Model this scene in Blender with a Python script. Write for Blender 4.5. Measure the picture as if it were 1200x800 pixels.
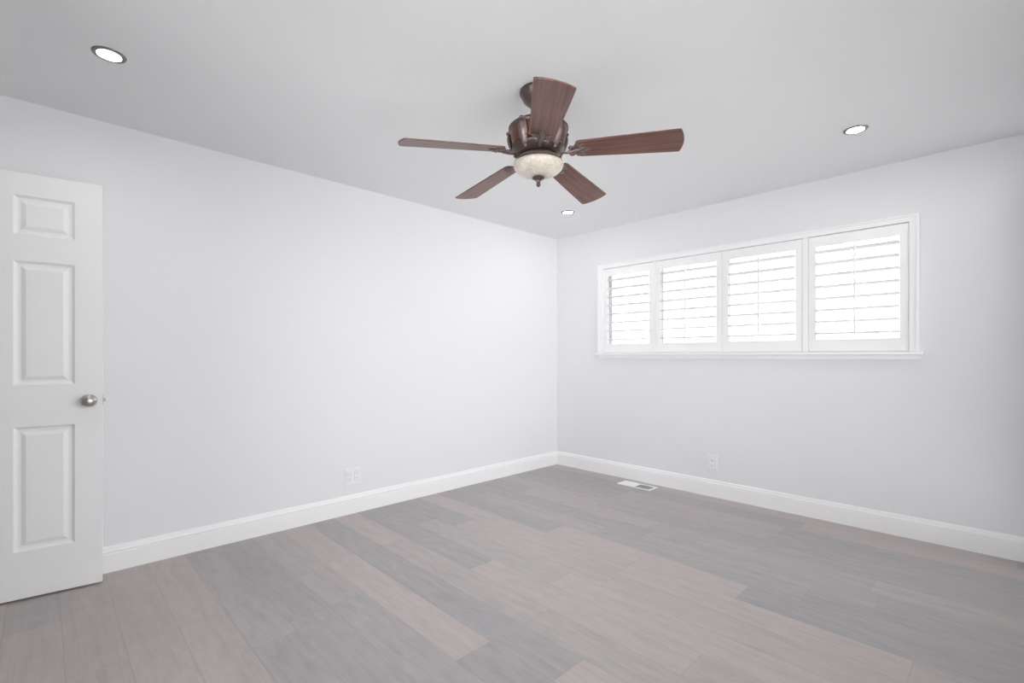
import bpy, bmesh, math, random
from mathutils import Vector, Matrix

# ------------------------------------------------------------------ clear
for o in list(bpy.data.objects):
    bpy.data.objects.remove(o, do_unlink=True)
SC = bpy.context.scene
COL = SC.collection
random.seed(4)

# ------------------------------------------------------------------ camera, world, exposure
CAM_H = 1.173
YAW = 45.7
cd = bpy.data.cameras.new('camera')
cd.sensor_width = 36.0
cd.lens = 562.0 / 1200.0 * 36.0
cd.shift_y = 17.0 / 1200.0
cd.clip_start = 0.02
cam = bpy.data.objects.new('camera', cd)
COL.objects.link(cam)
cam.location = (3.40, 0.0, CAM_H)
cam.rotation_euler = (math.radians(90), 0, math.radians(YAW))
SC.camera = cam

SKY = 3.2                 # bright overcast daylight
DOWNLIGHT = 115.0         # radiance of a recessed lamp's lens
EXPOSURE = 0.34
w = bpy.data.worlds.new('overcast_sky')
SC.world = w
w.use_nodes = True
bg = w.node_tree.nodes['Background']
bg.inputs[0].default_value = (0.985, 0.97, 0.99, 1)
bg.inputs[1].default_value = SKY
SUN = 10.0                # midday sun on the added pale ground outside, from behind the windowless left wall
sl = bpy.data.lights.new('sun', 'SUN'); sl.energy = SUN; sl.angle = math.radians(2)
so = bpy.data.objects.new('sun', sl); COL.objects.link(so)
so.location = (-6, 1.7, 20)
so.rotation_euler = (0, math.radians(-4), 0)
SC.view_settings.view_transform = 'Standard'
SC.view_settings.look = 'None'
SC.view_settings.gamma = 1.0
SC.view_settings.use_curve_mapping = False
SC.view_settings.exposure = EXPOSURE
SC.cycles.max_bounces = 16
SC.cycles.diffuse_bounces = 10
SC.cycles.glossy_bounces = 6
SC.cycles.transparent_max_bounces = 12
SC.cycles.caustics_reflective = False
SC.cycles.caustics_refractive = False
SC.cycles.sample_clamp_indirect = 6.0

# ------------------------------------------------------------------ room dimensions
X1 = 3.68                 # near side wall
Y0, Y1 = -0.56, 4.0       # rear wall, window wall
HC = 2.44
WT = 0.14                 # wall thickness

# ------------------------------------------------------------------ materials
def lin(c):
    c = c / 255.0
    return c / 12.92 if c <= 0.04045 else ((c + 0.055) / 1.055) ** 2.4
def rgb(r, g, b): return (lin(r), lin(g), lin(b), 1)

def new_mat(name):
    m = bpy.data.materials.new(name)
    m.use_nodes = True
    nt = m.node_tree
    return m, nt, nt.nodes['Principled BSDF']

def noise_paint(name, col, rough=0.5, spec=0.3, bump=0.0, scale=200, var=0.02, metal=0.0, stretch=None):
    """painted / metal surface with faint procedural variation"""
    m, nt, b = new_mat(name)
    N, L = nt.nodes, nt.links
    tc = N.new('ShaderNodeTexCoord')
    src = tc.outputs['Object']
    if stretch:
        mp = N.new('ShaderNodeMapping'); mp.inputs['Scale'].default_value = stretch
        L.new(src, mp.inputs[0]); src = mp.outputs[0]
    nz = N.new('ShaderNodeTexNoise'); nz.inputs['Scale'].default_value = scale
    nz.inputs['Detail'].default_value = 3
    L.new(src, nz.inputs['Vector'])
    mx = N.new('ShaderNodeMix'); mx.data_type = 'RGBA'
    mx.inputs[6].default_value = tuple(c * (1 - var) for c in col[:3]) + (1,)
    mx.inputs[7].default_value = tuple(min(1, c * (1 + var)) for c in col[:3]) + (1,)
    L.new(nz.outputs['Fac'], mx.inputs[0])
    L.new(mx.outputs[2], b.inputs['Base Color'])
    b.inputs['Roughness'].default_value = rough
    b.inputs['Specular IOR Level'].default_value = spec
    b.inputs['Metallic'].default_value = metal
    if bump:
        bp = N.new('ShaderNodeBump'); bp.inputs['Strength'].default_value = bump
        bp.inputs['Distance'].default_value = 0.002
        L.new(nz.outputs['Fac'], bp.inputs['Height'])
        L.new(bp.outputs[0], b.inputs['Normal'])
    return m

M = {}
M['wall'] = noise_paint('wall_paint', (0.80, 0.795, 0.815, 1), 0.75, 0.2, 0.06, 160, 0.006)
M['ceil'] = noise_paint('ceiling_paint', (0.82, 0.818, 0.825, 1), 0.85, 0.15, 0.06, 140, 0.006)
M['trim'] = noise_paint('trim_gloss_white', (0.90, 0.895, 0.90, 1), 0.35, 0.4, 0.0, 60, 0.006)
M['door'] = noise_paint('door_gloss_white', (0.885, 0.882, 0.888, 1), 0.38, 0.4, 0.05, 90, 0.008, 0, (1, 1, 0.08))
M['shutter'] = noise_paint('shutter_white', (0.90, 0.895, 0.90, 1), 0.4, 0.35, 0.0, 60, 0.006)
M['plastic'] = noise_paint('outlet_white_plastic', (0.84, 0.835, 0.845, 1), 0.3, 0.5, 0, 50, 0.006)
M['slot'] = noise_paint('dark_slot', (0.16, 0.16, 0.165, 1), 0.6, 0.2, 0, 50, 0.05)
M['register'] = noise_paint('register_white_enamel', (0.86, 0.855, 0.865, 1), 0.35, 0.5, 0, 50, 0.006)
M['nickel'] = noise_paint('satin_nickel', (0.50, 0.475, 0.455, 1), 0.28, 0.5, 0, 80, 0.06, 1.0)
M['nickel_dark'] = noise_paint('brushed_nickel_trim', (0.22, 0.20, 0.185, 1), 0.35, 0.5, 0, 80, 0.06, 0.9)
M['bronze'] = noise_paint('oil_rubbed_bronze', (0.095, 0.066, 0.058, 1), 0.36, 0.5, 0.2, 45, 0.45, 0.65)
M['bronze_hi'] = noise_paint('antiqued_bronze', (0.20, 0.15, 0.135, 1), 0.36, 0.5, 0.25, 60, 0.55, 0.75)
M['copper'] = noise_paint('burnished_copper_band', (0.125, 0.045, 0.032, 1), 0.33, 0.5, 0.1, 35, 0.35, 0.55)
M['ground'] = noise_paint('pale_bounce_ground', (0.78, 0.78, 0.78, 1), 0.9, 0.1, 0.2, 6, 0.08)
M['bounce'] = noise_paint('grey_bounce', (0.36, 0.355, 0.35, 1), 0.95, 0.1, 0.5, 30, 0.3)
M['reflector_grey'] = noise_paint('side_reflector_grey', (0.44, 0.44, 0.44, 1), 0.9, 0.1, 0.2, 6, 0.08)
M['gap'] = noise_paint('gap_shade_grey', (0.55, 0.545, 0.55, 1), 0.5, 0.3, 0, 50, 0.02)
M['gobo'] = noise_paint('brown_gobo', (0.24, 0.20, 0.17, 1), 0.7, 0.2, 0.1, 20, 0.1)
M['vinyl'] = noise_paint('window_vinyl', (0.84, 0.84, 0.85, 1), 0.4, 0.4, 0, 50, 0.006)

def mat_blade():
    m, nt, b = new_mat('walnut_blade')
    N, L = nt.nodes, nt.links
    tc = N.new('ShaderNodeTexCoord')
    mp = N.new('ShaderNodeMapping'); mp.inputs['Scale'].default_value = (2.2, 46, 20)
    L.new(tc.outputs['Object'], mp.inputs[0])
    nz = N.new('ShaderNodeTexNoise'); nz.inputs['Scale'].default_value = 1.6
    nz.inputs['Detail'].default_value = 6; nz.inputs['Distortion'].default_value = 0.6
    L.new(mp.outputs[0], nz.inputs['Vector'])
    cr = N.new('ShaderNodeValToRGB')
    cr.color_ramp.elements[0].position = 0.3; cr.color_ramp.elements[0].color = (0.088, 0.036, 0.028, 1)
    cr.color_ramp.elements[1].position = 0.72; cr.color_ramp.elements[1].color = (0.215, 0.098, 0.076, 1)
    L.new(nz.outputs['Fac'], cr.inputs[0])
    L.new(cr.outputs[0], b.inputs['Base Color'])
    b.inputs['Roughness'].default_value = 0.38
    b.inputs['Specular IOR Level'].default_value = 0.55
    return m
M['blade'] = mat_blade()

def mat_bowl():
    m, nt, b = new_mat('alabaster_glass')
    N, L = nt.nodes, nt.links
    tc = N.new('ShaderNodeTexCoord')
    nz = N.new('ShaderNodeTexNoise'); nz.inputs['Scale'].default_value = 34
    nz.inputs['Detail'].default_value = 5; nz.inputs['Distortion'].default_value = 1.5
    L.new(tc.outputs['Object'], nz.inputs['Vector'])
    cr = N.new('ShaderNodeValToRGB')
    cr.color_ramp.elements[0].position = 0.3; cr.color_ramp.elements[0].color = (0.50, 0.435, 0.37, 1)
    cr.color_ramp.elements[1].position = 0.7; cr.color_ramp.elements[1].color = (0.70, 0.635, 0.56, 1)
    L.new(nz.outputs['Fac'], cr.inputs[0])
    L.new(cr.outputs[0], b.inputs['Base Color'])
    b.inputs['Roughness'].default_value = 0.3
    b.inputs['Subsurface Weight'].default_value = 0.3
    b.inputs['Subsurface Radius'].default_value = (0.03, 0.025, 0.02)
    return m
M['bowl'] = mat_bowl()

def mat_emit(name, col, s):
    m = bpy.data.materials.new(name); m.use_nodes = True
    nt = m.node_tree; nt.nodes.clear()
    e = nt.nodes.new('ShaderNodeEmission'); o = nt.nodes.new('ShaderNodeOutputMaterial')
    e.inputs[0].default_value = col; e.inputs[1].default_value = s
    nt.links.new(e.outputs[0], o.inputs[0])
    return m
M['lamp'] = mat_emit('warm_lamp_lens', (1.0, 0.95, 0.89, 1), DOWNLIGHT)

def mat_glass():
    m = bpy.data.materials.new('window_glass'); m.use_nodes = True
    nt = m.node_tree; nt.nodes.clear()
    N, L = nt.nodes, nt.links
    t = N.new('ShaderNodeBsdfTransparent'); t.inputs[0].default_value = (0.95, 0.97, 0.965, 1)
    g = N.new('ShaderNodeBsdfGlossy'); g.inputs['Roughness'].default_value = 0.02
    fr = N.new('ShaderNodeFresnel'); fr.inputs[0].default_value = 1.45
    mx = N.new('ShaderNodeMixShader'); o = N.new('ShaderNodeOutputMaterial')
    L.new(fr.outputs[0], mx.inputs[0]); L.new(t.outputs[0], mx.inputs[1]); L.new(g.outputs[0], mx.inputs[2])
    L.new(mx.outputs[0], o.inputs[0])
    return m
M['glass'] = mat_glass()

PLANK_W, PLANK_L, ROW0 = 0.18, 1.22, 0.055
def mat_floor():
    m, nt, b = new_mat('grey_oak_vinyl_plank')
    N, L = nt.nodes, nt.links
    def math_(op, a, bb=None, c=None):
        n = N.new('ShaderNodeMath'); n.operation = op
        for i, v in enumerate((a, bb, c)):
            if v is None: continue
            if isinstance(v, (int, float)): n.inputs[i].default_value = v
            else: L.new(v, n.inputs[i])
        return n.outputs[0]
    def wn(dim, v):
        n = N.new('ShaderNodeTexWhiteNoise'); n.noise_dimensions = dim
        L.new(v, n.inputs['W' if dim == '1D' else 'Vector']); return n
    def comb(x, y, z=None):
        n = N.new('ShaderNodeCombineXYZ')
        for i, v in enumerate((x, y, z)):
            if v is None: continue
            if isinstance(v, (int, float)): n.inputs[i].default_value = v
            else: L.new(v, n.inputs[i])
        return n.outputs[0]
    def mix(f, a, c, blend='MIX'):
        n = N.new('ShaderNodeMix'); n.data_type = 'RGBA'; n.blend_type = blend
        for i, v in ((0, f), (6, a), (7, c)):
            if isinstance(v, (int, float, tuple)): n.inputs[i].default_value = v
            else: L.new(v, n.inputs[i])
        return n.outputs[2]
    def ramp(f, stops):
        n = N.new('ShaderNodeValToRGB'); L.new(f, n.inputs[0])
        e = n.color_ramp.elements
        while len(e) < len(stops): e.new(0.5)
        for k, (p, c) in enumerate(stops): e[k].position = p; e[k].color = c
        return n.outputs[0]
    def noise(v, scale, detail, dist=0.0):
        n = N.new('ShaderNodeTexNoise'); n.inputs['Scale'].default_value = scale
        n.inputs['Detail'].default_value = detail; n.inputs['Distortion'].default_value = dist
        L.new(v, n.inputs['Vector']); return n.outputs['Fac']
    tc = N.new('ShaderNodeTexCoord'); sp = N.new('ShaderNodeSeparateXYZ')
    L.new(tc.outputs['Object'], sp.inputs[0])
    X, Y = sp.outputs[0], sp.outputs[1]
    ry = math_('DIVIDE', math_('SUBTRACT', Y, ROW0), PLANK_W)
    row = math_('FLOOR', ry)
    fy = math_('SUBTRACT', ry, row)
    off = wn('1D', row).outputs['Value']
    rx = math_('ADD', math_('DIVIDE', X, PLANK_L), math_('MULTIPLY', off, 3.7))
    colm = math_('FLOOR', rx)
    fx = math_('SUBTRACT', rx, colm)
    pid = wn('3D', comb(row, colm, 2.0))
    pv = pid.outputs['Value']
    psep = N.new('ShaderNodeSeparateColor'); L.new(pid.outputs['Color'], psep.inputs[0])
    base = ramp(pv, [(0.0, rgb(162, 159, 160)), (0.35, rgb(168, 163, 163)), (0.65, rgb(175, 168, 166)), (1.0, rgb(182, 173, 170))])
    # long soft grain, shifted per plank
    gv = comb(math_('ADD', math_('MULTIPLY', X, 1.1), math_('MULTIPLY', psep.outputs[0], 40)),
              math_('ADD', math_('MULTIPLY', Y, 15.0), math_('MULTIPLY', psep.outputs[1], 40)))
    g1 = noise(gv, 1.5, 5, 0.9)
    c1 = mix(0.42, base, ramp(g1, [(0.28, (0.33, 0.33, 0.34, 1)), (0.5, (0.5, 0.5, 0.5, 1)), (0.75, (0.63, 0.61, 0.60, 1))]), 'SOFT_LIGHT')
    gv2 = comb(math_('MULTIPLY', X, 6.0), math_('ADD', math_('MULTIPLY', Y, 130.0), math_('MULTIPLY', psep.outputs[2], 40)))
    g2 = noise(gv2, 1.0, 3, 0.3)
    c2 = mix(0.35, c1, ramp(g2, [(0.3, (0.4, 0.4, 0.4, 1)), (0.7, (0.6, 0.6, 0.6, 1))]), 'SOFT_LIGHT')
    # cloudy weathering, grey against warm
    g3 = noise(comb(math_('MULTIPLY', X, 1.4), math_('MULTIPLY', Y, 3.0), 3.0), 1.6, 3, 0.4)
    c3 = mix(0.24, c2, ramp(g3, [(0.35, (0.435, 0.455, 0.46, 1)), (0.65, (0.57, 0.51, 0.49, 1))]), 'SOFT_LIGHT')
    g4 = noise(comb(math_('MULTIPLY', X, 9.0), math_('ADD', math_('MULTIPLY', Y, 22.0), math_('MULTIPLY', psep.outputs[2], 9)), 1.0), 1.0, 4, 0.5)
    c3 = mix(0.5, c3, ramp(g4, [(0.3, (0.40, 0.405, 0.41, 1)), (0.7, (0.59, 0.58, 0.575, 1))]), 'SOFT_LIGHT')
    # seams
    dy = math_('MULTIPLY', math_('MINIMUM', fy, math_('SUBTRACT', 1.0, fy)), PLANK_W)
    dx = math_('MULTIPLY', math_('MINIMUM', fx, math_('SUBTRACT', 1.0, fx)), PLANK_L)
    d = math_('MINIMUM', dx, dy)
    seam = math_('LESS_THAN', d, 0.0016)
    c4 = mix(math_('MULTIPLY', seam, 0.35), c3, rgb(135, 128, 126))
    L.new(c4, b.inputs['Base Color'])
    rr = N.new('ShaderNodeMapRange'); L.new(g1, rr.inputs[0])
    rr.inputs[3].default_value = 0.36; rr.inputs[4].default_value = 0.46
    L.new(rr.outputs[0], b.inputs['Roughness'])
    b.inputs['Specular IOR Level'].default_value = 0.5
    bp = N.new('ShaderNodeBump'); bp.inputs['Strength'].default_value = 0.10; bp.inputs['Distance'].default_value = 0.001
    L.new(math_('SUBTRACT', g2, seam), bp.inputs['Height']); L.new(bp.outputs[0], b.inputs['Normal'])
    return m
M['floor'] = mat_floor()

# ------------------------------------------------------------------ mesh helpers
def link(name, bm, mat, parent=None, smooth=False, bevel=0.0, segs=2):
    bmesh.ops.recalc_face_normals(bm, faces=bm.faces[:])
    me = bpy.data.meshes.new(name)
    bm.to_mesh(me); bm.free()
    me.materials.append(mat)
    if smooth:
        for p in me.polygons: p.use_smooth = True
        try: me.set_sharp_from_angle(angle=math.radians(40))
        except Exception: pass
    o = bpy.data.objects.new(name, me)
    COL.objects.link(o)
    if parent: o.parent = parent
    if bevel:
        md = o.modifiers.new('bevel', 'BEVEL'); md.width = bevel; md.segments = segs
        md.limit_method = 'ANGLE'; md.angle_limit = math.radians(35)
    return o

def thing(name, label, cat, loc=(0, 0, 0), rotz=0.0, group=None, kind=None):
    o = bpy.data.objects.new(name, None)
    o.empty_display_size = 0.1
    COL.objects.link(o); o.location = loc; o.rotation_euler = (0, 0, rotz)
    return tag(o, label, cat, group, kind)

def tag(o, label, cat, group=None, kind=None):
    o['label'] = label; o['category'] = cat
    if group: o['group'] = group
    if kind: o['kind'] = kind
    return o

def box(bm, x0, x1, y0, y1, z0, z1, mtx=None):
    vs = [bm.verts.new(((x0, x1)[i], (y0, y1)[j], (z0, z1)[k])) for i in (0, 1) for j in (0, 1) for k in (0, 1)]
    for f in ((0, 1, 3, 2), (4, 6, 7, 5), (0, 4, 5, 1), (2, 3, 7, 6), (0, 2, 6, 4), (1, 5, 7, 3)):
        bm.faces.new([vs[i] for i in f])
    if mtx is not None:
        for v in vs: v.co = mtx @ v.co
    return vs

def lathe(bm, prof, n=48, cx=0.0, cy=0.0, mtx=None):
    rings = []
    for r, z in prof:
        if r < 1e-6:
            rings.append([bm.verts.new((cx, cy, z))])
        else:
            rings.append([bm.verts.new((cx + r * math.cos(2 * math.pi * k / n), cy + r * math.sin(2 * math.pi * k / n), z)) for k in range(n)])
    for a, b in zip(rings, rings[1:]):
        for k in range(n):
            k2 = (k + 1) % n
            if len(a) == 1 and len(b) == 1: continue
            if len(a) == 1: bm.faces.new((a[0], b[k], b[k2]))
            elif len(b) == 1: bm.faces.new((a[k], a[k2], b[0]))
            else: bm.faces.new((a[k], a[k2], b[k2], b[k]))
    for r in (rings[0], rings[-1]):
        if len(r) > 1:
            try: bm.faces.new(r)
            except Exception: pass
    if mtx is not None:
        for r in rings:
            for v in r: v.co = mtx @ v.co

def tube(bm, pts, rads, n=10, flat=1.0, up=Vector((0, 0, 1))):
    """swept round (or flattened) bar through pts"""
    pts = [Vector(p) for p in pts]
    if isinstance(rads, (int, float)): rads = [rads] * len(pts)
    rings = []
    for i, p in enumerate(pts):
        t = (pts[min(i + 1, len(pts) - 1)] - pts[max(i - 1, 0)]).normalized()
        s = t.cross(up)
        if s.length < 1e-4: s = t.cross(Vector((1, 0, 0)))
        s.normalize(); u = s.cross(t).normalized()
        rings.append([bm.verts.new(p + (s * math.cos(2 * math.pi * k / n) + u * math.sin(2 * math.pi * k / n) * flat) * rads[i]) for k in range(n)])
    for a, b in zip(rings, rings[1:]):
        for k in range(n):
            bm.faces.new((a[k], a[(k + 1) % n], b[(k + 1) % n], b[k]))
    bm.faces.new(rings[0]); bm.faces.new(rings[-1])

def blob(bm, c, s, rot=0.0, n=14):
    m = Matrix.Translation(c) @ Matrix.Rotation(rot, 4, 'Z') @ Matrix.Diagonal((s[0], s[1], s[2], 1))
    bmesh.ops.create_uvsphere(bm, u_segments=n, v_segments=8, radius=1.0, matrix=m)

def grid_slab(bm, us, vs, holes, d0, d1, axis):
    """slab with rectangular through-openings. axis: direction of the thickness; (u,v) the other two."""
    def P(u, v, d):
        return (d, u, v) if axis == 'x' else ((u, d, v) if axis == 'y' else (u, v, d))
    cache = {}
    def V(i, j, k):
        if (i, j, k) not in cache: cache[(i, j, k)] = bm.verts.new(P(us[i], vs[j], (d0, d1)[k]))
        return cache[(i, j, k)]
    def solid(i, j):
        if not (0 <= i < len(us) - 1 and 0 <= j < len(vs) - 1): return False
        cu, cv = (us[i] + us[i + 1]) / 2, (vs[j] + vs[j + 1]) / 2
        return not any(h[0] < cu < h[1] and h[2] < cv < h[3] for h in holes)
    for i in range(len(us) - 1):
        for j in range(len(vs) - 1):
            if not solid(i, j): continue
            for k in (0, 1):
                bm.faces.new((V(i, j, k), V(i + 1, j, k), V(i + 1, j + 1, k), V(i, j + 1, k)))
            for (di, dj, a, b) in ((-1, 0, (i, j), (i, j + 1)), (1, 0, (i + 1, j), (i + 1, j + 1)), (0, -1, (i, j), (i + 1, j)), (0, 1, (i, j + 1), (i + 1, j + 1))):
                if not solid(i + di, j + dj):
                    bm.faces.new((V(*a, 0), V(*b, 0), V(*b, 1), V(*a, 1)))

def extrude_profile(bm, prof, p0, p1, inward):
    """prof: (distance from wall, height) closed polygon, swept from p0 to p1 (xy), inward = unit xy normal"""
    rings = []
    for p in (p0, p1):
        rings.append([bm.verts.new((p[0] + inward[0] * d, p[1] + inward[1] * d, z)) for d, z in prof])
    n = len(prof)
    for k in range(n):
        bm.faces.new((rings[0][k], rings[0][(k + 1) % n], rings[1][(k + 1) % n], rings[1][k]))
    bm.faces.new(rings[0]); bm.faces.new(rings[1])

# ------------------------------------------------------------------ the shell
HALL = -1.75
bm = bmesh.new(); box(bm, -WT, X1 + WT, Y0 - WT, Y1 + WT, -0.12, 0.0); box(bm, -WT, 1.2 + WT, HALL - WT, Y0 - WT, -0.12, 0.0)
tag(link('floor', bm, M['floor']), 'grey-taupe wood plank floor of the empty bedroom', 'floor', kind='structure')
bm = bmesh.new(); box(bm, -WT, X1 + WT, Y0 - WT, Y1 + WT, HC, HC + 0.12); box(bm, -WT, 1.2 + WT, HALL - WT, Y0 - WT, HC, HC + 0.12)
tag(link('ceiling', bm, M['ceil']), 'flat white painted ceiling carrying the fan', 'ceiling', kind='structure')
bm = bmesh.new(); box(bm, -WT, 0.0, HALL - WT, Y1 + WT, 0, HC)
tag(link('wall_left', bm, M['wall']), 'long blank white wall on the left, behind the open door', 'wall', kind='structure')

W1 = (0.605, 2.98, 1.203, 2.04)     # high window opening x0 x1 z0 z1
bm = bmesh.new()
grid_slab(bm, [0.0, W1[0], W1[1], X1 + WT], [0, W1[2], W1[3], HC], [W1], Y1, Y1 + WT, 'y')
tag(link('wall_right', bm, M['wall']), 'pale wall on the right with the long shuttered window', 'wall', kind='structure')

W2 = (0.0, 3.84, 0.06, 2.35)         # added side window for fill light: y0 y1 z0 z1
bm = bmesh.new()
grid_slab(bm, [Y0 - WT, W2[0], W2[1], Y1], [0, W2[2], W2[3], HC], [W2], X1, X1 + WT, 'x')
tag(link('wall_near', bm, M['wall']), 'white side wall beside the camera, outside the picture', 'wall', kind='structure')
W3 = (1.20, 3.56, 0.06, 2.20)         # added rear window for fill light: x0 x1 z0 z1
DO = (0.04, 0.86, 0.0, 2.065)       # doorway in the rear wall
bm = bmesh.new()
grid_slab(bm, [0.0, DO[0], DO[1], W3[0], W3[1], X1], [0, W3[2], DO[3], W3[3], HC], [DO, W3], Y0 - WT, Y0, 'y')
tag(link('wall_rear', bm, M['wall']), 'white rear wall with the doorway, behind the camera', 'wall', kind='structure')
bm = bmesh.new(); box(bm, 0, 1.2, HALL - WT, HALL, 0, HC); box(bm, 1.2, 1.2 + WT, HALL - WT, Y0 - WT, 0, HC)
tag(link('wall_hall', bm, M['wall']), 'white hallway wall beyond the doorway', 'wall', kind='structure')
bm = bmesh.new(); box(bm, X1 + WT + 0.001, 34, -0.6, Y1 + WT, -0.35, -0.25)  # unseen ground added outside, darkened to hold back the side light
tag(link('side_reflector', bm, M['reflector_grey']), 'added unseen grey paving outside the side window', 'reflector', kind='structure')
bm = bmesh.new(); box(bm, 1.2 + WT + 0.001, 34, -30, Y0 - WT - 0.001, -0.35, -0.25)  # unseen bright ground, added to bounce daylight onto ceiling and walls
tag(link('ground', bm, M['ground']), 'added unseen pale ground bouncing daylight in at the rear', 'ground', kind='structure')

bm = bmesh.new(); box(bm, -30, 34, Y1 + WT + 0.001, 40, -0.35, -0.25)  # unseen added ground, its grey chosen for light reaching the louver undersides
tag(link('bounce', bm, M['bounce']), 'added unseen grey gravel ground outside the shuttered window', 'ground', kind='structure')

bm = bmesh.new(); box(bm, -1.0, X1 + WT, Y1 + WT + 0.002, Y1 + WT + 0.95, 2.26, 2.34); box(bm, -1.0, X1 + WT, Y1 + WT + 0.93, Y1 + WT + 0.97, 2.20, 2.40)  # added overhang, out of view, keeps high sky off the louvers
tag(link('gobo', bm, M['gobo']), 'added unseen eave outside above the shuttered window', 'gobo', kind='structure')

# baseboards: flat board, fine groove, stepped ogee cap
BB = [(0, 0), (0.016, 0), (0.016, 0.098), (0.0135, 0.100), (0.0135, 0.103), (0.016, 0.105), (0.016, 0.112),
      (0.0125, 0.118), (0.0105, 0.126), (0.0095, 0.132), (0.006, 0.138), (0, 0.140)]
def baseboard(name, p0, p1, nrm, label):
    bm = bmesh.new(); extrude_profile(bm, BB, p0, p1, nrm)
    tag(link(name, bm, M['trim']), label, 'baseboard', kind='structure')
baseboard('baseboard_left', (0, Y0), (0, Y1), (1, 0), 'white moulded baseboard along the left wall')
baseboard('baseboard_right', (0.016, Y1), (X1, Y1), (0, -1), 'white moulded baseboard under the window wall')
baseboard('baseboard_near', (X1, Y0), (X1, W2[0] - 0.06), (-1, 0), 'white baseboard along the side wall by the camera')
baseboard('trim_2', (X1, W2[1] + 0.06), (X1, Y1 - 0.016), (-1, 0), 'short white baseboard between added side window and window wall')
baseboard('baseboard_rear', (DO[1] + 0.075, Y0), (W3[0] - 0.06, Y0), (0, 1), 'white baseboard along the rear wall')

# door casing on the rear wall
t = thing('trim_1', 'white casing around the doorway behind the open door', 'door casing', (0, Y0, 0), kind='structure')
bm = bmesh.new()
box(bm, DO[1], DO[1] + 0.07, 0, 0.016, 0, DO[3] + 0.07); box(bm, 0.0, DO[1], 0, 0.016, DO[3], DO[3] + 0.07)
box(bm, DO[1] - 0.02, DO[1], -WT, 0.0, 0, DO[3]); box(bm, DO[0], DO[1] - 0.02, -WT, 0.0, DO[3] - 0.012, DO[3])
link('casing', bm, M['trim'], t)

# ------------------------------------------------------------------ window 1 (frame, sill, sash, glass)
win = thing('window_1', 'long high white framed window in the right wall', 'window', (0, Y1, 0), kind='structure')
bm = bmesh.new()
grid_slab(bm, [0.556, W1[0] + 0.012, W1[1] - 0.004, 3.028], [1.203, 2.036, 2.083], [(W1[0] + 0.012, W1[1] - 0.004, 1.0, 2.036)], -0.022, 0.0, 'y')
link('casing', bm, M['trim'], win, bevel=0.004)
bm = bmesh.new()   # outer bead that gives the casing its second edge
grid_slab(bm, [0.556, 0.572, 3.012, 3.028], [1.203, 2.067, 2.083], [(0.572, 3.012, 1.0, 2.067)], -0.030, -0.022, 'y')
link('casing_bead', bm, M['trim'], win, bevel=0.003)
bm = bmesh.new(); box(bm, 0.545, 3.052, -0.058, 0.0, 1.181, 1.203); box(bm, W1[0], W1[1], 0.0, WT, 1.190, 1.2035)
link('sill', bm, M['trim'], win, bevel=0.004)
bm = bmesh.new(); box(bm, 0.565, 3.035, -0.012, 0.0, 1.150, 1.181)
link('apron', bm, M['trim'], win, bevel=0.003)
bm = bmesh.new()
for x, wd in ((1.178, 0.018), (2.388, 0.036)):
    box(bm, x - wd / 2, x + wd / 2, -0.018, 0.03, 1.2035, 2.036)
link('shutter_post', bm, M['shutter'], win, bevel=0.002)
bm = bmesh.new()
grid_slab(bm, [W1[0], W1[0] + 0.03, 1.165, 1.195, 1.770, 1.800, 2.370, 2.405, W1[1] - 0.03, W1[1]], [W1[2], W1[2] + 0.04, W1[3] - 0.04, W1[3]],
          [(W1[0] + 0.03, 1.165, W1[2] + 0.04, W1[3] - 0.04), (1.195, 1.770, W1[2] + 0.04, W1[3] - 0.04),
           (1.800, 2.370, W1[2] + 0.04, W1[3] - 0.04), (2.405, W1[1] - 0.03, W1[2] + 0.04, W1[3] - 0.04)], 0.085, 0.125, 'y')
link('sash_frame', bm, M['vinyl'], win, bevel=0.003)
bm = bmesh.new(); box(bm, W1[0] + 0.025, W1[1] - 0.025, 0.103, 0.107, W1[2] + 0.03, W1[3] - 0.03)
link('glass_pane', bm, M['glass'], win)

# window 2: plain window added out of view to brighten the room from the side
side_fill = thing('side_fill_window', 'wide white window added to the side wall for fill light, unseen', 'window', (X1, 0, 0), kind='structure')
bm = bmesh.new()
grid_slab(bm, [W2[0] - 0.06, W2[0], W2[1], W2[1] + 0.06], [0.0, W2[2], W2[3], W2[3] + 0.06], [W2], -0.018, 0.0, 'x')
link('casing', bm, M['trim'], side_fill, bevel=0.003)
ym = (W2[0] + W2[1]) / 2
bm = bmesh.new()
grid_slab(bm, [W2[0], W2[0] + 0.04, ym - 0.025, ym + 0.025, W2[1] - 0.04, W2[1]], [W2[2], W2[2] + 0.04, W2[3] - 0.04, W2[3]],
          [(W2[0] + 0.04, ym - 0.025, W2[2] + 0.04, W2[3] - 0.04), (ym + 0.025, W2[1] - 0.04, W2[2] + 0.04, W2[3] - 0.04)], 0.07, 0.11, 'x')
link('sash_frame', bm, M['vinyl'], side_fill, bevel=0.003)
bm = bmesh.new(); box(bm, 0.088, 0.092, W2[0] + 0.03, W2[1] - 0.03, W2[2] + 0.03, W2[3] - 0.03)
link('glass_pane', bm, M['glass'], side_fill)

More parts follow.
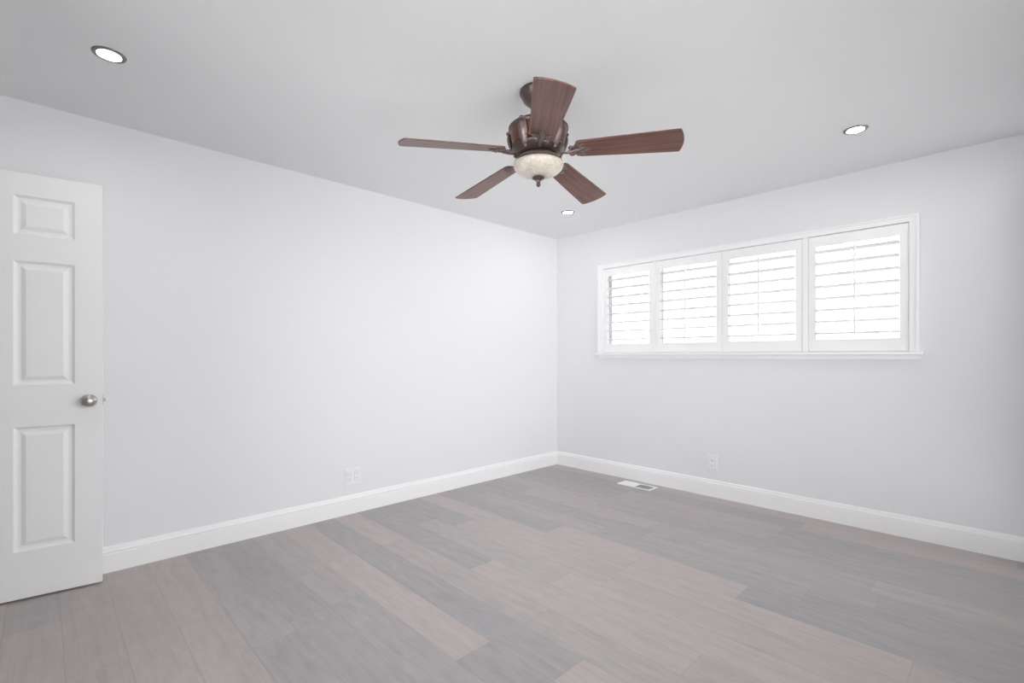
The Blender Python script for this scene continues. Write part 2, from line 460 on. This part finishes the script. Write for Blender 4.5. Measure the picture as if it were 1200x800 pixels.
rear_fill = thing('rear_fill_window', 'wide white window added to the rear wall for fill light, unseen', 'window', (0, Y0, 0), kind='structure')  # added behind the camera to light the window wall evenly
bm = bmesh.new()
grid_slab(bm, [W3[0] - 0.06, W3[0], W3[1], W3[1] + 0.06], [0.0, W3[2], W3[3], W3[3] + 0.06], [W3], 0.0, 0.018, 'y')
link('casing', bm, M['trim'], rear_fill, bevel=0.003)
xm = (W3[0] + W3[1]) / 2
bm = bmesh.new()
grid_slab(bm, [W3[0], W3[0] + 0.04, xm - 0.025, xm + 0.025, W3[1] - 0.04, W3[1]], [W3[2], W3[2] + 0.04, W3[3] - 0.04, W3[3]],
          [(W3[0] + 0.04, xm - 0.025, W3[2] + 0.04, W3[3] - 0.04), (xm + 0.025, W3[1] - 0.04, W3[2] + 0.04, W3[3] - 0.04)], -0.11, -0.07, 'y')
link('sash_frame', bm, M['vinyl'], rear_fill, bevel=0.003)
bm = bmesh.new(); box(bm, W3[0] + 0.03, W3[1] - 0.03, -0.092, -0.088, W3[2] + 0.03, W3[3] - 0.03)
link('glass_pane', bm, M['glass'], rear_fill)

# daylight portals at the shuttered window and the added fill windows (guide sampling of the sky only)
def portal(name, loc, rot, sx, sy):
    l = bpy.data.lights.new(name, 'AREA'); l.shape = 'RECTANGLE'; l.size = sx; l.size_y = sy
    l.cycles.is_portal = True
    o = bpy.data.objects.new(name, l); COL.objects.link(o); o.location = loc; o.rotation_euler = rot
portal('window_portal', ((W1[0] + W1[1]) / 2, Y1 + WT + 0.005, (W1[2] + W1[3]) / 2), (math.radians(-90), 0, 0), W1[1] - W1[0], W1[3] - W1[2])
portal('rear_fill_portal', (xm, Y0 - WT - 0.005, (W3[2] + W3[3]) / 2), (math.radians(90), 0, 0), W3[1] - W3[0], W3[3] - W3[2])
portal('side_fill_portal', (X1 + WT + 0.005, ym, (W2[2] + W2[3]) / 2), (0, math.radians(90), 0), W2[3] - W2[2], W2[1] - W2[0])

# ------------------------------------------------------------------ plantation shutters (four hinged panels)
SH = [(0.620, 1.168, 'white louvered shutter panel at the corner end of the window, smallest in view'),
      (1.188, 1.783, 'white louvered shutter panel second from the room corner, right of the narrowest one'),
      (1.787, 2.368, 'white louvered shutter panel third from the room corner, left of the nearest one'),
      (2.408, 2.974, 'white louvered shutter panel at the right end of the window, largest in view')]
PZ0, PZ1, RB, RT, ST = 1.207, 2.032, 1.292, 1.960, 0.046
for i, (a, b, lab) in enumerate(SH):
    t = thing('plantation_shutter', lab, 'window shutter', (a, Y1, PZ0), group='plantation shutters on the long window')
    wd, ht = b - a, PZ1 - PZ0
    rb, rt = RB - PZ0, RT - PZ0
    bm = bmesh.new()
    grid_slab(bm, [0, ST, wd - ST, wd], [0, rb, rt, ht], [(ST, wd - ST, rb, rt)], -0.014, 0.014, 'y')
    link('panel_frame', bm, M['shutter'], t, bevel=0.0025)
    n = 8; pitch = (rt - rb) / n
    for k in range(n):
        zc = rb + pitch * (k + 0.5)
        bm = bmesh.new()
        # elliptical blade section, 89 mm deep, nearly horizontal
        prof = [(0.0435 * math.cos(2 * math.pi * q / 20), 0.0055 * math.sin(2 * math.pi * q / 20)) for q in range(20)]
        ang = math.radians(-6)
        r0, r1 = [], []
        for (yy, zz) in prof:
            y2, z2 = yy * math.cos(ang) - zz * math.sin(ang), yy * math.sin(ang) + zz * math.cos(ang)
            r0.append(bm.verts.new((ST + 0.002, y2, zc + z2))); r1.append(bm.verts.new((wd - ST - 0.002, y2, zc + z2)))
        for q in range(20): bm.faces.new((r0[q], r0[(q + 1) % 20], r1[(q + 1) % 20], r1[q]))
        bm.faces.new(r0); bm.faces.new(r1)
        link('louver', bm, M['shutter'], t, smooth=True)
    bm = bmesh.new(); box(bm, wd / 2 - 0.006, wd / 2 + 0.006, -0.056, -0.045, rb + 0.03, rt - 0.02)
    link('tilt_rod', bm, M['shutter'], t, bevel=0.003)
    for hz in (0.11, ht - 0.11):
        bm = bmesh.new()
        hx = 0.0015 if i in (0, 2) else wd - 0.0015
        lathe(bm, [(0.004, hz - 0.03), (0.004, hz + 0.03)], 10, hx, -0.0155)
        link('hinge', bm, M['shutter'], t, smooth=True)

# ------------------------------------------------------------------ door (open, against the left wall)
DW, DH, DT = 0.762, 2.042, 0.035
pe = Vector((0.150, 0.216, 0.0)); dd = Vector((-0.1172, -0.9931, 0.0))
hinge = pe + dd * DW
door = thing('door_1', 'white six-panel door standing open against the left wall', 'door', (hinge.x, hinge.y, 0.010), math.atan2(-dd.y, -dd.x), kind='structure')
# local: +x from hinge to free edge, front face at y=0 looking to -y, body to y=+DT
sx = [0, 0.106, 0.323, 0.439, 0.656, DW]
sz = [0, 0.226, 0.822, 1.022, 1.620, 1.746, 1.934, DH]
holes = [(x0, x1, z0, z1) for (x0, x1) in ((0.106, 0.323), (0.439, 0.656)) for (z0, z1) in ((0.226, 0.822), (1.022, 1.620), (1.746, 1.934))]
bm = bmesh.new(); grid_slab(bm, sx, sz, holes, 0.0, DT, 'y')
link('door_slab', bm, M['door'], door)
for (x0, x1, z0, z1) in holes:
    bm = bmesh.new()
    rings = []
    # (inset, depth): ovolo edge, flat channel, raised field
    seq = [(0.0, 0.0), (0.004, 0.004), (0.011, 0.0095), (0.016, 0.0105), (0.024, 0.0105), (0.040, 0.0035), (0.043, 0.0025)]
    for side in (0, 1):
        rs = []
        for ins, dp in seq:
            y = dp if side == 0 else DT - dp
            rs.append([bm.verts.new((x0 + ins, y, z0 + ins)), bm.verts.new((x1 - ins, y, z0 + ins)), bm.verts.new((x1 - ins, y, z1 - ins)), bm.verts.new((x0 + ins, y, z1 - ins))])
        for a, b in zip(rs, rs[1:]):
            for k in range(4): bm.faces.new((a[k], a[(k + 1) % 4], b[(k + 1) % 4], b[k]))
        bm.faces.new(rs[-1]); rings.append(rs[0])
    for k in range(4): bm.faces.new((rings[0][k], rings[0][(k + 1) % 4], rings[1][(k + 1) % 4], rings[1][k]))
    link('door_panel', bm, M['door'], door)
KX, KZ = DW - 0.052, 0.936
for side in (-1, 1):
    mt = Matrix.Translation((KX, 0 if side < 0 else DT, KZ)) @ Matrix.Rotation(math.radians(90 if side < 0 else -90), 4, 'X')
    bm = bmesh.new()
    lathe(bm, [(0, 0.012), (0.012, 0.012), (0.0115, 0.026), (0.014, 0.030), (0.022, 0.034), (0.0265, 0.041), (0.0275, 0.048), (0.026, 0.055), (0.020, 0.061), (0.010, 0.0645), (0, 0.065)], 32, mtx=mt)
    kn = link('knob', bm, M['nickel'], door, smooth=True); kn['label'] = 'satin nickel round knob'
    bm = bmesh.new()
    lathe(bm, [(0, 0.0), (0.031, 0.0), (0.032, 0.003), (0.030, 0.007), (0.022, 0.011), (0.013, 0.013), (0, 0.013)], 32, mtx=mt)
    link('rose', bm, M['nickel'], kn, smooth=True)
bm = bmesh.new()
box(bm, DW, DW + 0.0015, 0.005, 0.030, KZ - 0.028, KZ + 0.028)
vs = box(bm, DW + 0.0015, DW + 0.012, 0.010, 0.024, KZ - 0.008, KZ + 0.008)
for v in vs:
    if v.co.x > DW + 0.01 and v.co.y > 0.02: v.co.x -= 0.007
link('latch', bm, M['nickel'], door)
for hz in (0.2, 1.02, 1.83):
    bm = bmesh.new(); lathe(bm, [(0.006, hz - 0.045), (0.006, hz + 0.045)], 12, -0.004, -0.004)
    box(bm, -0.002, 0.0, -0.002, 0.03, hz - 0.045, hz + 0.045)
    link('hinge', bm, M['nickel'], door, smooth=True)

# ------------------------------------------------------------------ ceiling fan
FX, FY = 1.843, 1.696
fan = thing('ceiling_fan', 'five-blade brown wooden ceiling fan with bronze motor and cream glass bowl', 'ceiling fan', (FX, FY, HC))
def fz(prof): return [(r, z - HC) for r, z in prof]
bm = bmesh.new()
lathe(bm, fz([(0, 2.4395), (0.088, 2.4395), (0.091, 2.432), (0.089, 2.424), (0.082, 2.418), (0.080, 2.408), (0.070, 2.392), (0.054, 2.378), (0.040, 2.366), (0.031, 2.352), (0.022, 2.346), (0, 2.346)]))
link('canopy', bm, M['bronze'], fan, smooth=True)
bm = bmesh.new()
lathe(bm, fz([(0.0, 2.3459), (0.014, 2.3459), (0.014, 2.318), (0.024, 2.314), (0.030, 2.306), (0.030, 2.2905), (0, 2.2905)]), 24)
link('downrod', bm, M['bronze'], fan, smooth=True)
bm = bmesh.new()
lathe(bm, fz([(0, 2.129), (0.088, 2.129), (0.098, 2.133), (0.108, 2.142), (0.116, 2.152), (0.124, 2.158), (0.127, 2.166), (0.122, 2.173), (0.118, 2.178),
              (0.120, 2.180), (0.126, 2.200), (0.130, 2.222), (0.131, 2.240), (0.137, 2.244), (0.143, 2.251), (0.144, 2.260), (0.138, 2.267), (0.126, 2.273),
              (0.095, 2.282), (0.060, 2.288), (0.034, 2.2904), (0, 2.2904)]), 64)
link('motor_housing', bm, M['bronze'], fan, smooth=True)
bm = bmesh.new()
lathe(bm, fz([(0.119, 2.179), (0.1225, 2.181), (0.1285, 2.202), (0.1325, 2.223), (0.1335, 2.238), (0.130, 2.241)]), 64)
link('copper_band', bm, M['copper'], fan, smooth=True)['label'] = 'reddish copper band'
CAMA = math.radians(YAW)
BL0 = math.radians(-88)
for k in range(5):       # scroll brackets around the housing
    a = CAMA + math.radians(-52 + 72 * k)
    bm = bmesh.new()
    pts, rd = [], []
    for q in range(9):   # upper curl, rolling outward
        th = math.radians(-60 + q * 38); rr = 0.0025 + 0.0065 * q / 8
        pts.append((0.150 + 0.002 + rr * math.cos(th), 0, 2.253 + rr * math.sin(th) - HC)); rd.append(0.0045 + 0.003 * q / 8)
    for r, z, rad in ((0.145, 2.250, 0.0085), (0.143, 2.242, 0.0100), (0.143, 2.228, 0.0130), (0.140, 2.208, 0.0135), (0.134, 2.188, 0.0125), (0.127, 2.170, 0.010), (0.121, 2.157, 0.009), (0.116, 2.152, 0.007)):
        pts.append((r, 0, z - HC)); rd.append(rad)
    for q in range(7):
        th = math.radians(90 - q * 45); rr = 0.008 - 0.005 * q / 6
        pts.append((0.113 + rr * math.cos(th) * 0.7, 0, 2.142 + rr * math.sin(th) - HC)); rd.append(0.006 - 0.002 * q / 6)
    tube(bm, pts, rd, 12, flat=1.7, up=Vector((0, 1, 0)))
    blob(bm, (0.142, 0.010, 2.214 - HC), (0.008, 0.007, 0.026)); blob(bm, (0.142, -0.010, 2.214 - HC), (0.008, 0.007, 0.026))
    blob(bm, (0.150, 0, 2.226 - HC), (0.006, 0.006, 0.020))
    blob(bm, (0.132, 0.013, 2.178 - HC), (0.006, 0.008, 0.012)); blob(bm, (0.132, -0.013, 2.178 - HC), (0.006, 0.008, 0.012))
    o = link('scroll_bracket', bm, M['bronze_hi'], fan, smooth=True)
    o.rotation_euler = (0, 0, a)
bm = bmesh.new()
lathe(bm, fz([(0, 2.1285), (0.080, 2.1285), (0.092, 2.125), (0.099, 2.120), (0.101, 2.114), (0.108, 2.111), (0.110, 2.105), (0.107, 2.102), (0.112, 2.099), (0.1165, 2.097), (0.1185, 2.094), (0.117, 2.0915), (0, 2.0915)]), 64)
link('light_fitter', bm, M['bronze_hi'], fan, smooth=True)
bm = bmesh.new()
lathe(bm, fz([(0.108, 2.0910), (0.1190, 2.0910), (0.1205, 2.087), (0.1198, 2.081), (0.1165, 2.073), (0.109, 2.063), (0.097, 2.053), (0.081, 2.0445), (0.062, 2.0375), (0.040, 2.033), (0.02, 2.031), (0, 2.0305)]), 64)
link('glass_bowl', bm, M['bowl'], fan, smooth=True)['label'] = 'cream alabaster glass bowl shade'
bm = bmesh.new()
lathe(bm, fz([(0, 2.0304), (0.022, 2.0304), (0.029, 2.027), (0.0295, 2.023), (0.022, 2.018), (0.012, 2.013), (0.009, 2.006), (0.0085, 1.999), (0.0105, 1.995), (0.009, 1.989), (0.0055, 1.984), (0, 1.981)]), 28)
link('finial', bm, M['bronze'], fan, smooth=True)

def blade_mesh():
    bm = bmesh.new()
    R0, R1 = 0.182, 0.660
    top = []
    root_r, tip_r = 0.020, 0.009
    hw0, hw1 = 0.056, 0.077
    def hw(x): return hw0 + (hw1 - hw0) * min(1.0, (x - R0) / (0.62 - R0)) ** 0.9
    side = []
    for q in range(7):
        th = math.pi / 2 * q / 6
        side.append((R0 + root_r - root_r * math.cos(th), hw(R0 + root_r) - root_r + root_r * math.sin(th)))
    for q in range(1, 12):
        x = R0 + root_r + (R1 - 0.022 - R0 - root_r) * q / 11
        side.append((x, hw(x)))
    yc, xc = hw(0.63) - tip_r, R1 - 0.022
    for q in range(1, 7):
        th = math.pi / 2 - math.radians(72) * q / 6
        side.append((xc + tip_r * math.cos(th), yc + tip_r * math.sin(th)))
    xe, ye = side[-1]
    tip = []
    for q in range(1, 10):
        s = 1 - 2 * q / 10.0
        tip.append((R1 - (R1 - xe) * (abs(s) ** 2), ye * s))
    outline = side + tip + [(x, -y) for x, y in reversed(side)]
    TH = 0.0035
    lo = [bm.verts.new((x, y, -TH)) for x, y in outline]
    hi = [bm.verts.new((x, y, TH)) for x, y in outline]
    bm.faces.new(lo); bm.faces.new(hi)
    n = len(outline)
    for k in range(n): bm.faces.new((lo[k], lo[(k + 1) % n], hi[(k + 1) % n], hi[k]))
    return bm

def iron_mesh():
    bm = bmesh.new()
    # arm: out of the hub, dips, sweeps up under the blade root
    path = [(0.092, 0, -0.008), (0.110, 0, -0.013), (0.128, 0, -0.017), (0.144, 0, -0.0185), (0.158, 0, -0.017), (0.168, 0, -0.0135), (0.178, 0, -0.0105), (0.195, 0, -0.0085), (0.215, 0, -0.0075)]
    tube(bm, path, [0.008, 0.0075, 0.007, 0.007, 0.0075, 0.008, 0.009, 0.009, 0.006], 10, flat=0.7)
    # leaf plate with lobes against the underside
    for (cx, cy, lx, ly, rot) in ((0.215, 0, 0.036, 0.014, 0), (0.200, 0.022, 0.030, 0.011, 0.62), (0.200, -0.022, 0.030, 0.011, -0.62),
                                  (0.184, 0.030, 0.020, 0.009, 1.25), (0.184, -0.030, 0.020, 0.009, -1.25), (0.188, 0, 0.020, 0.020, 0)):
        blob(bm, (cx, cy, -0.0058), (lx, ly, 0.0048), rot)
    # side scrolls
    for s in (1, -1):
        pts, rd = [], []
        for q in range(13):
            th = math.radians(-90 + q * 36); rr = 0.015 - 0.010 * q / 12
            pts.append((0.160 + rr * math.cos(th), s * (0.022 + rr * math.sin(th)), -0.010)); rd.append(0.0052 - 0.0018 * q / 12)
        tube(bm, [(0.140, 0, -0.0175)] + pts, [0.005] + rd, 8)
    for (cx, cy) in ((0.226, 0.0), (0.207, 0.026), (0.207, -0.026)):
        blob(bm, (cx, cy, -0.0105), (0.0045, 0.0045, 0.003), 0, 10)
    return bm
PITCH, DROOPS = math.radians(-12.5), [math.radians(d) for d in (3.2, 2.2, 4.7, 4.8, 4.6)]
blade0 = link('blade', blade_mesh(), M['blade'], fan, bevel=0.002)
iron0 = link('blade_iron', iron_mesh(), M['bronze_hi'], blade0, smooth=True)
iron0['label'] = 'ornate bronze leaf bracket'
for k in range(5):
    b, r = (blade0, iron0) if k == 0 else (blade0.copy(), iron0.copy())
    if k:
        COL.objects.link(b); COL.objects.link(r); b.parent = fan; r.parent = b
    a = CAMA + BL0 + math.radians(72 * k)
    b.rotation_mode = 'XYZ'
    mt = Matrix.Rotation(a, 4, 'Z') @ Matrix.Rotation(DROOPS[k], 4, 'Y') @ Matrix.Rotation(PITCH, 4, 'X')
    b.rotation_euler = mt.to_euler('XYZ')
    b.location = (0, 0, 2.152 - HC)

# ------------------------------------------------------------------ recessed downlights
DL = [(0.775, 0.196, 'round recessed ceiling downlight above the open door, largest and nearest'),
      (2.822, 3.250, 'round recessed ceiling downlight on the right, above the shuttered window'),
      (0.720, 3.303, 'small round recessed ceiling downlight near the room corner, below the fan blades'),
      (2.822, 0.196, 'round recessed ceiling downlight over the camera, outside the picture')]
for i, (x, y, lab) in enumerate(DL):
    t = thing('recessed_downlight', lab, 'ceiling light', (x, y, HC), group='recessed ceiling downlights')
    bm = bmesh.new()
    n = 40
    prof = [(0.0400, -0.0012), (0.0412, -0.0060), (0.0480, -0.0075), (0.0555, -0.0055), (0.0585, -0.0004)]
    lathe(bm, prof, n)
    # keep it a ring: drop the two caps
    for f in [f for f in bm.faces if len(f.verts) > 4]: bm.faces.remove(f)
    link('trim_ring', bm, M['nickel_dark'], t, smooth=True)
    bm = bmesh.new()
    lathe(bm, [(0.0399, -0.0018), (0.03, -0.0024), (0.0, -0.0027)], n)
    for f in [f for f in bm.faces if len(f.verts) > 4]: bm.faces.remove(f)
    link('lamp_lens', bm, M['lamp'], t, smooth=True)['label'] = 'glowing warm white lens'

# ------------------------------------------------------------------ outlets
def rounded_plate(bm, w, h, th):
    """plate in local xz, front towards -y, chamfered edge"""
    a = [(-w / 2, -h / 2), (w / 2, -h / 2), (w / 2, h / 2), (-w / 2, h / 2)]
    i = 0.004
    b = [(-w / 2 + i, -h / 2 + i), (w / 2 - i, -h / 2 + i), (w / 2 - i, h / 2 - i), (-w / 2 + i, h / 2 - i)]
    r0 = [bm.verts.new((x, 0, z)) for x, z in a]; r1 = [bm.verts.new((x, -th * 0.5, z)) for x, z in a]; r2 = [bm.verts.new((x, -th, z)) for x, z in b]
    for p, q in ((r0, r1), (r1, r2)):
        for k in range(4): bm.faces.new((p[k], p[(k + 1) % 4], q[(k + 1) % 4], q[k]))
    bm.faces.new(r0); bm.faces.new(r2)

def receptacle(parent, cx, cz):
    bm = bmesh.new()
    mt = Matrix.Translation((cx, -0.006, cz)) @ Matrix.Rotation(math.radians(90), 4, 'X')
    lathe(bm, [(0.0165, 0), (0.0165, 0.0015), (0.0155, 0.0022), (0, 0.0022)], 28, mtx=mt)
    r = link('receptacle', bm, M['plastic'], parent, smooth=True)
    for dx, h in ((-0.0063, 0.0075), (0.0063, 0.006)):
        bm = bmesh.new()
        box(bm, cx + dx - 0.0012, cx + dx + 0.0012, -0.0086, -0.0080, cz + 0.002 - h / 2, cz + 0.002 + h / 2)
        link('slot', bm, M['slot'], r)
    bm = bmesh.new()
    mt2 = Matrix.Translation((cx, -0.0080, cz - 0.008)) @ Matrix.Rotation(math.radians(90), 4, 'X')
    lathe(bm, [(0.0026, 0), (0.0026, 0.0006)], 12, mtx=mt2)
    link('ground_slot', bm, M['slot'], r)

t = thing('wall_outlet', 'single white duplex wall outlet below the shuttered window', 'outlet', (1.700, Y1, 0.287))
bm = bmesh.new(); rounded_plate(bm, 0.078, 0.124, 0.006)
link('faceplate', bm, M['plastic'], t)
receptacle(t, 0, 0.0195); receptacle(t, 0, -0.0195)
bm = bmesh.new(); lathe(bm, [(0.0032, 0), (0.003, 0.0012), (0, 0.0016)], 14, mtx=Matrix.Translation((0, -0.006, 0)) @ Matrix.Rotation(math.radians(90), 4, 'X'))
link('screw', bm, M['plastic'], t, smooth=True)

t = thing('wall_outlet', 'wide white two-gang wall plate low on the left wall', 'outlet', (0, 1.650, 0.275), math.radians(90))
bm = bmesh.new(); rounded_plate(bm, 0.124, 0.128, 0.007)
link('faceplate', bm, M['plastic'], t)
for cx in (-0.031, 0.031):
    bm = bmesh.new()
    grid_slab(bm, [cx - 0.0185, cx - 0.0165, cx + 0.0165, cx + 0.0185], [-0.0355, -0.0335, 0.0335, 0.0355], [(cx - 0.0165, cx + 0.0165, -0.0335, 0.0335)], -0.0074, -0.0069, 'y')
    link('gap_shade_frame', bm, M['gap'], t)  # grey colour stands in for shade around the insert; nothing is recessed
    bm = bmesh.new(); box(bm, cx - 0.0165, cx + 0.0165, -0.0095, -0.0068, -0.0335, 0.0335)
    ins = link('insert', bm, M['plastic'], t, bevel=0.001)
    for z0 in (0.017, -0.017):
        for dx, h in ((-0.0063, 0.0075), (0.0063, 0.006)):
            bm = bmesh.new()
            box(bm, cx + dx - 0.0012, cx + dx + 0.0012, -0.0101, -0.0095, z0 + 0.002 - h / 2, z0 + 0.002 + h / 2)
            link('slot', bm, M['slot'], ins)
    for z0 in (0.048, -0.048):
        bm = bmesh.new(); lathe(bm, [(0.003, 0), (0.0028, 0.0012), (0, 0.0015)], 12, mtx=Matrix.Translation((cx, -0.007, z0)) @ Matrix.Rotation(math.radians(90), 4, 'X'))
        link('screw', bm, M['plastic'], t, smooth=True)

# ------------------------------------------------------------------ floor register
t = thing('floor_register', 'white metal floor vent register beside the window wall baseboard', 'floor vent', (1.088, 3.832, 0))
RW, RD = 0.335, 0.150
bm = bmesh.new()
grid_slab(bm, [-RW / 2, -RW / 2 + 0.020, -0.005, 0.005, RW / 2 - 0.020, RW / 2], [-RD / 2, -RD / 2 + 0.022, RD / 2 - 0.022, RD / 2],
          [(-RW / 2 + 0.020, -0.005, -RD / 2 + 0.022, RD / 2 - 0.022), (0.005, RW / 2 - 0.020, -RD / 2 + 0.022, RD / 2 - 0.022)], 0.0005, 0.007, 'z')
link('frame', bm, M['register'], t, bevel=0.0025)
bm = bmesh.new(); box(bm, -RW / 2 + 0.01, RW / 2 - 0.01, -RD / 2 + 0.012, RD / 2 - 0.012, 0.0002, 0.0010)
link('duct_shade_plate', bm, M['slot'], t)  # dark plate stands in for the unlit duct; the floor is solid
for s in (-1, 1):
    bm = bmesh.new()
    x0, x1 = (-RW / 2 + 0.020, -0.005) if s < 0 else (0.005, RW / 2 - 0.020)
    n = 12; p = (x1 - x0) / n
    for k in range(n):
        cx = x0 + p * (k + 0.5)
        wv = 0.0060 if s < 0 else 0.0045
        mt = Matrix.Translation((cx, 0, 0.0040)) @ Matrix.Rotation(math.radians(18 * -s if s < 0 else -40), 4, 'Y')
        box(bm, -wv, wv, -RD / 2 + 0.0225, RD / 2 - 0.0225, -0.0006, 0.0006, mt)
    link('grille', bm, M['register'], t)
bm = bmesh.new(); box(bm, RW / 2 - 0.014, RW / 2 - 0.008, -0.010, 0.010, 0.006, 0.013)
link('damper_lever', bm, M['register'], t, bevel=0.001)
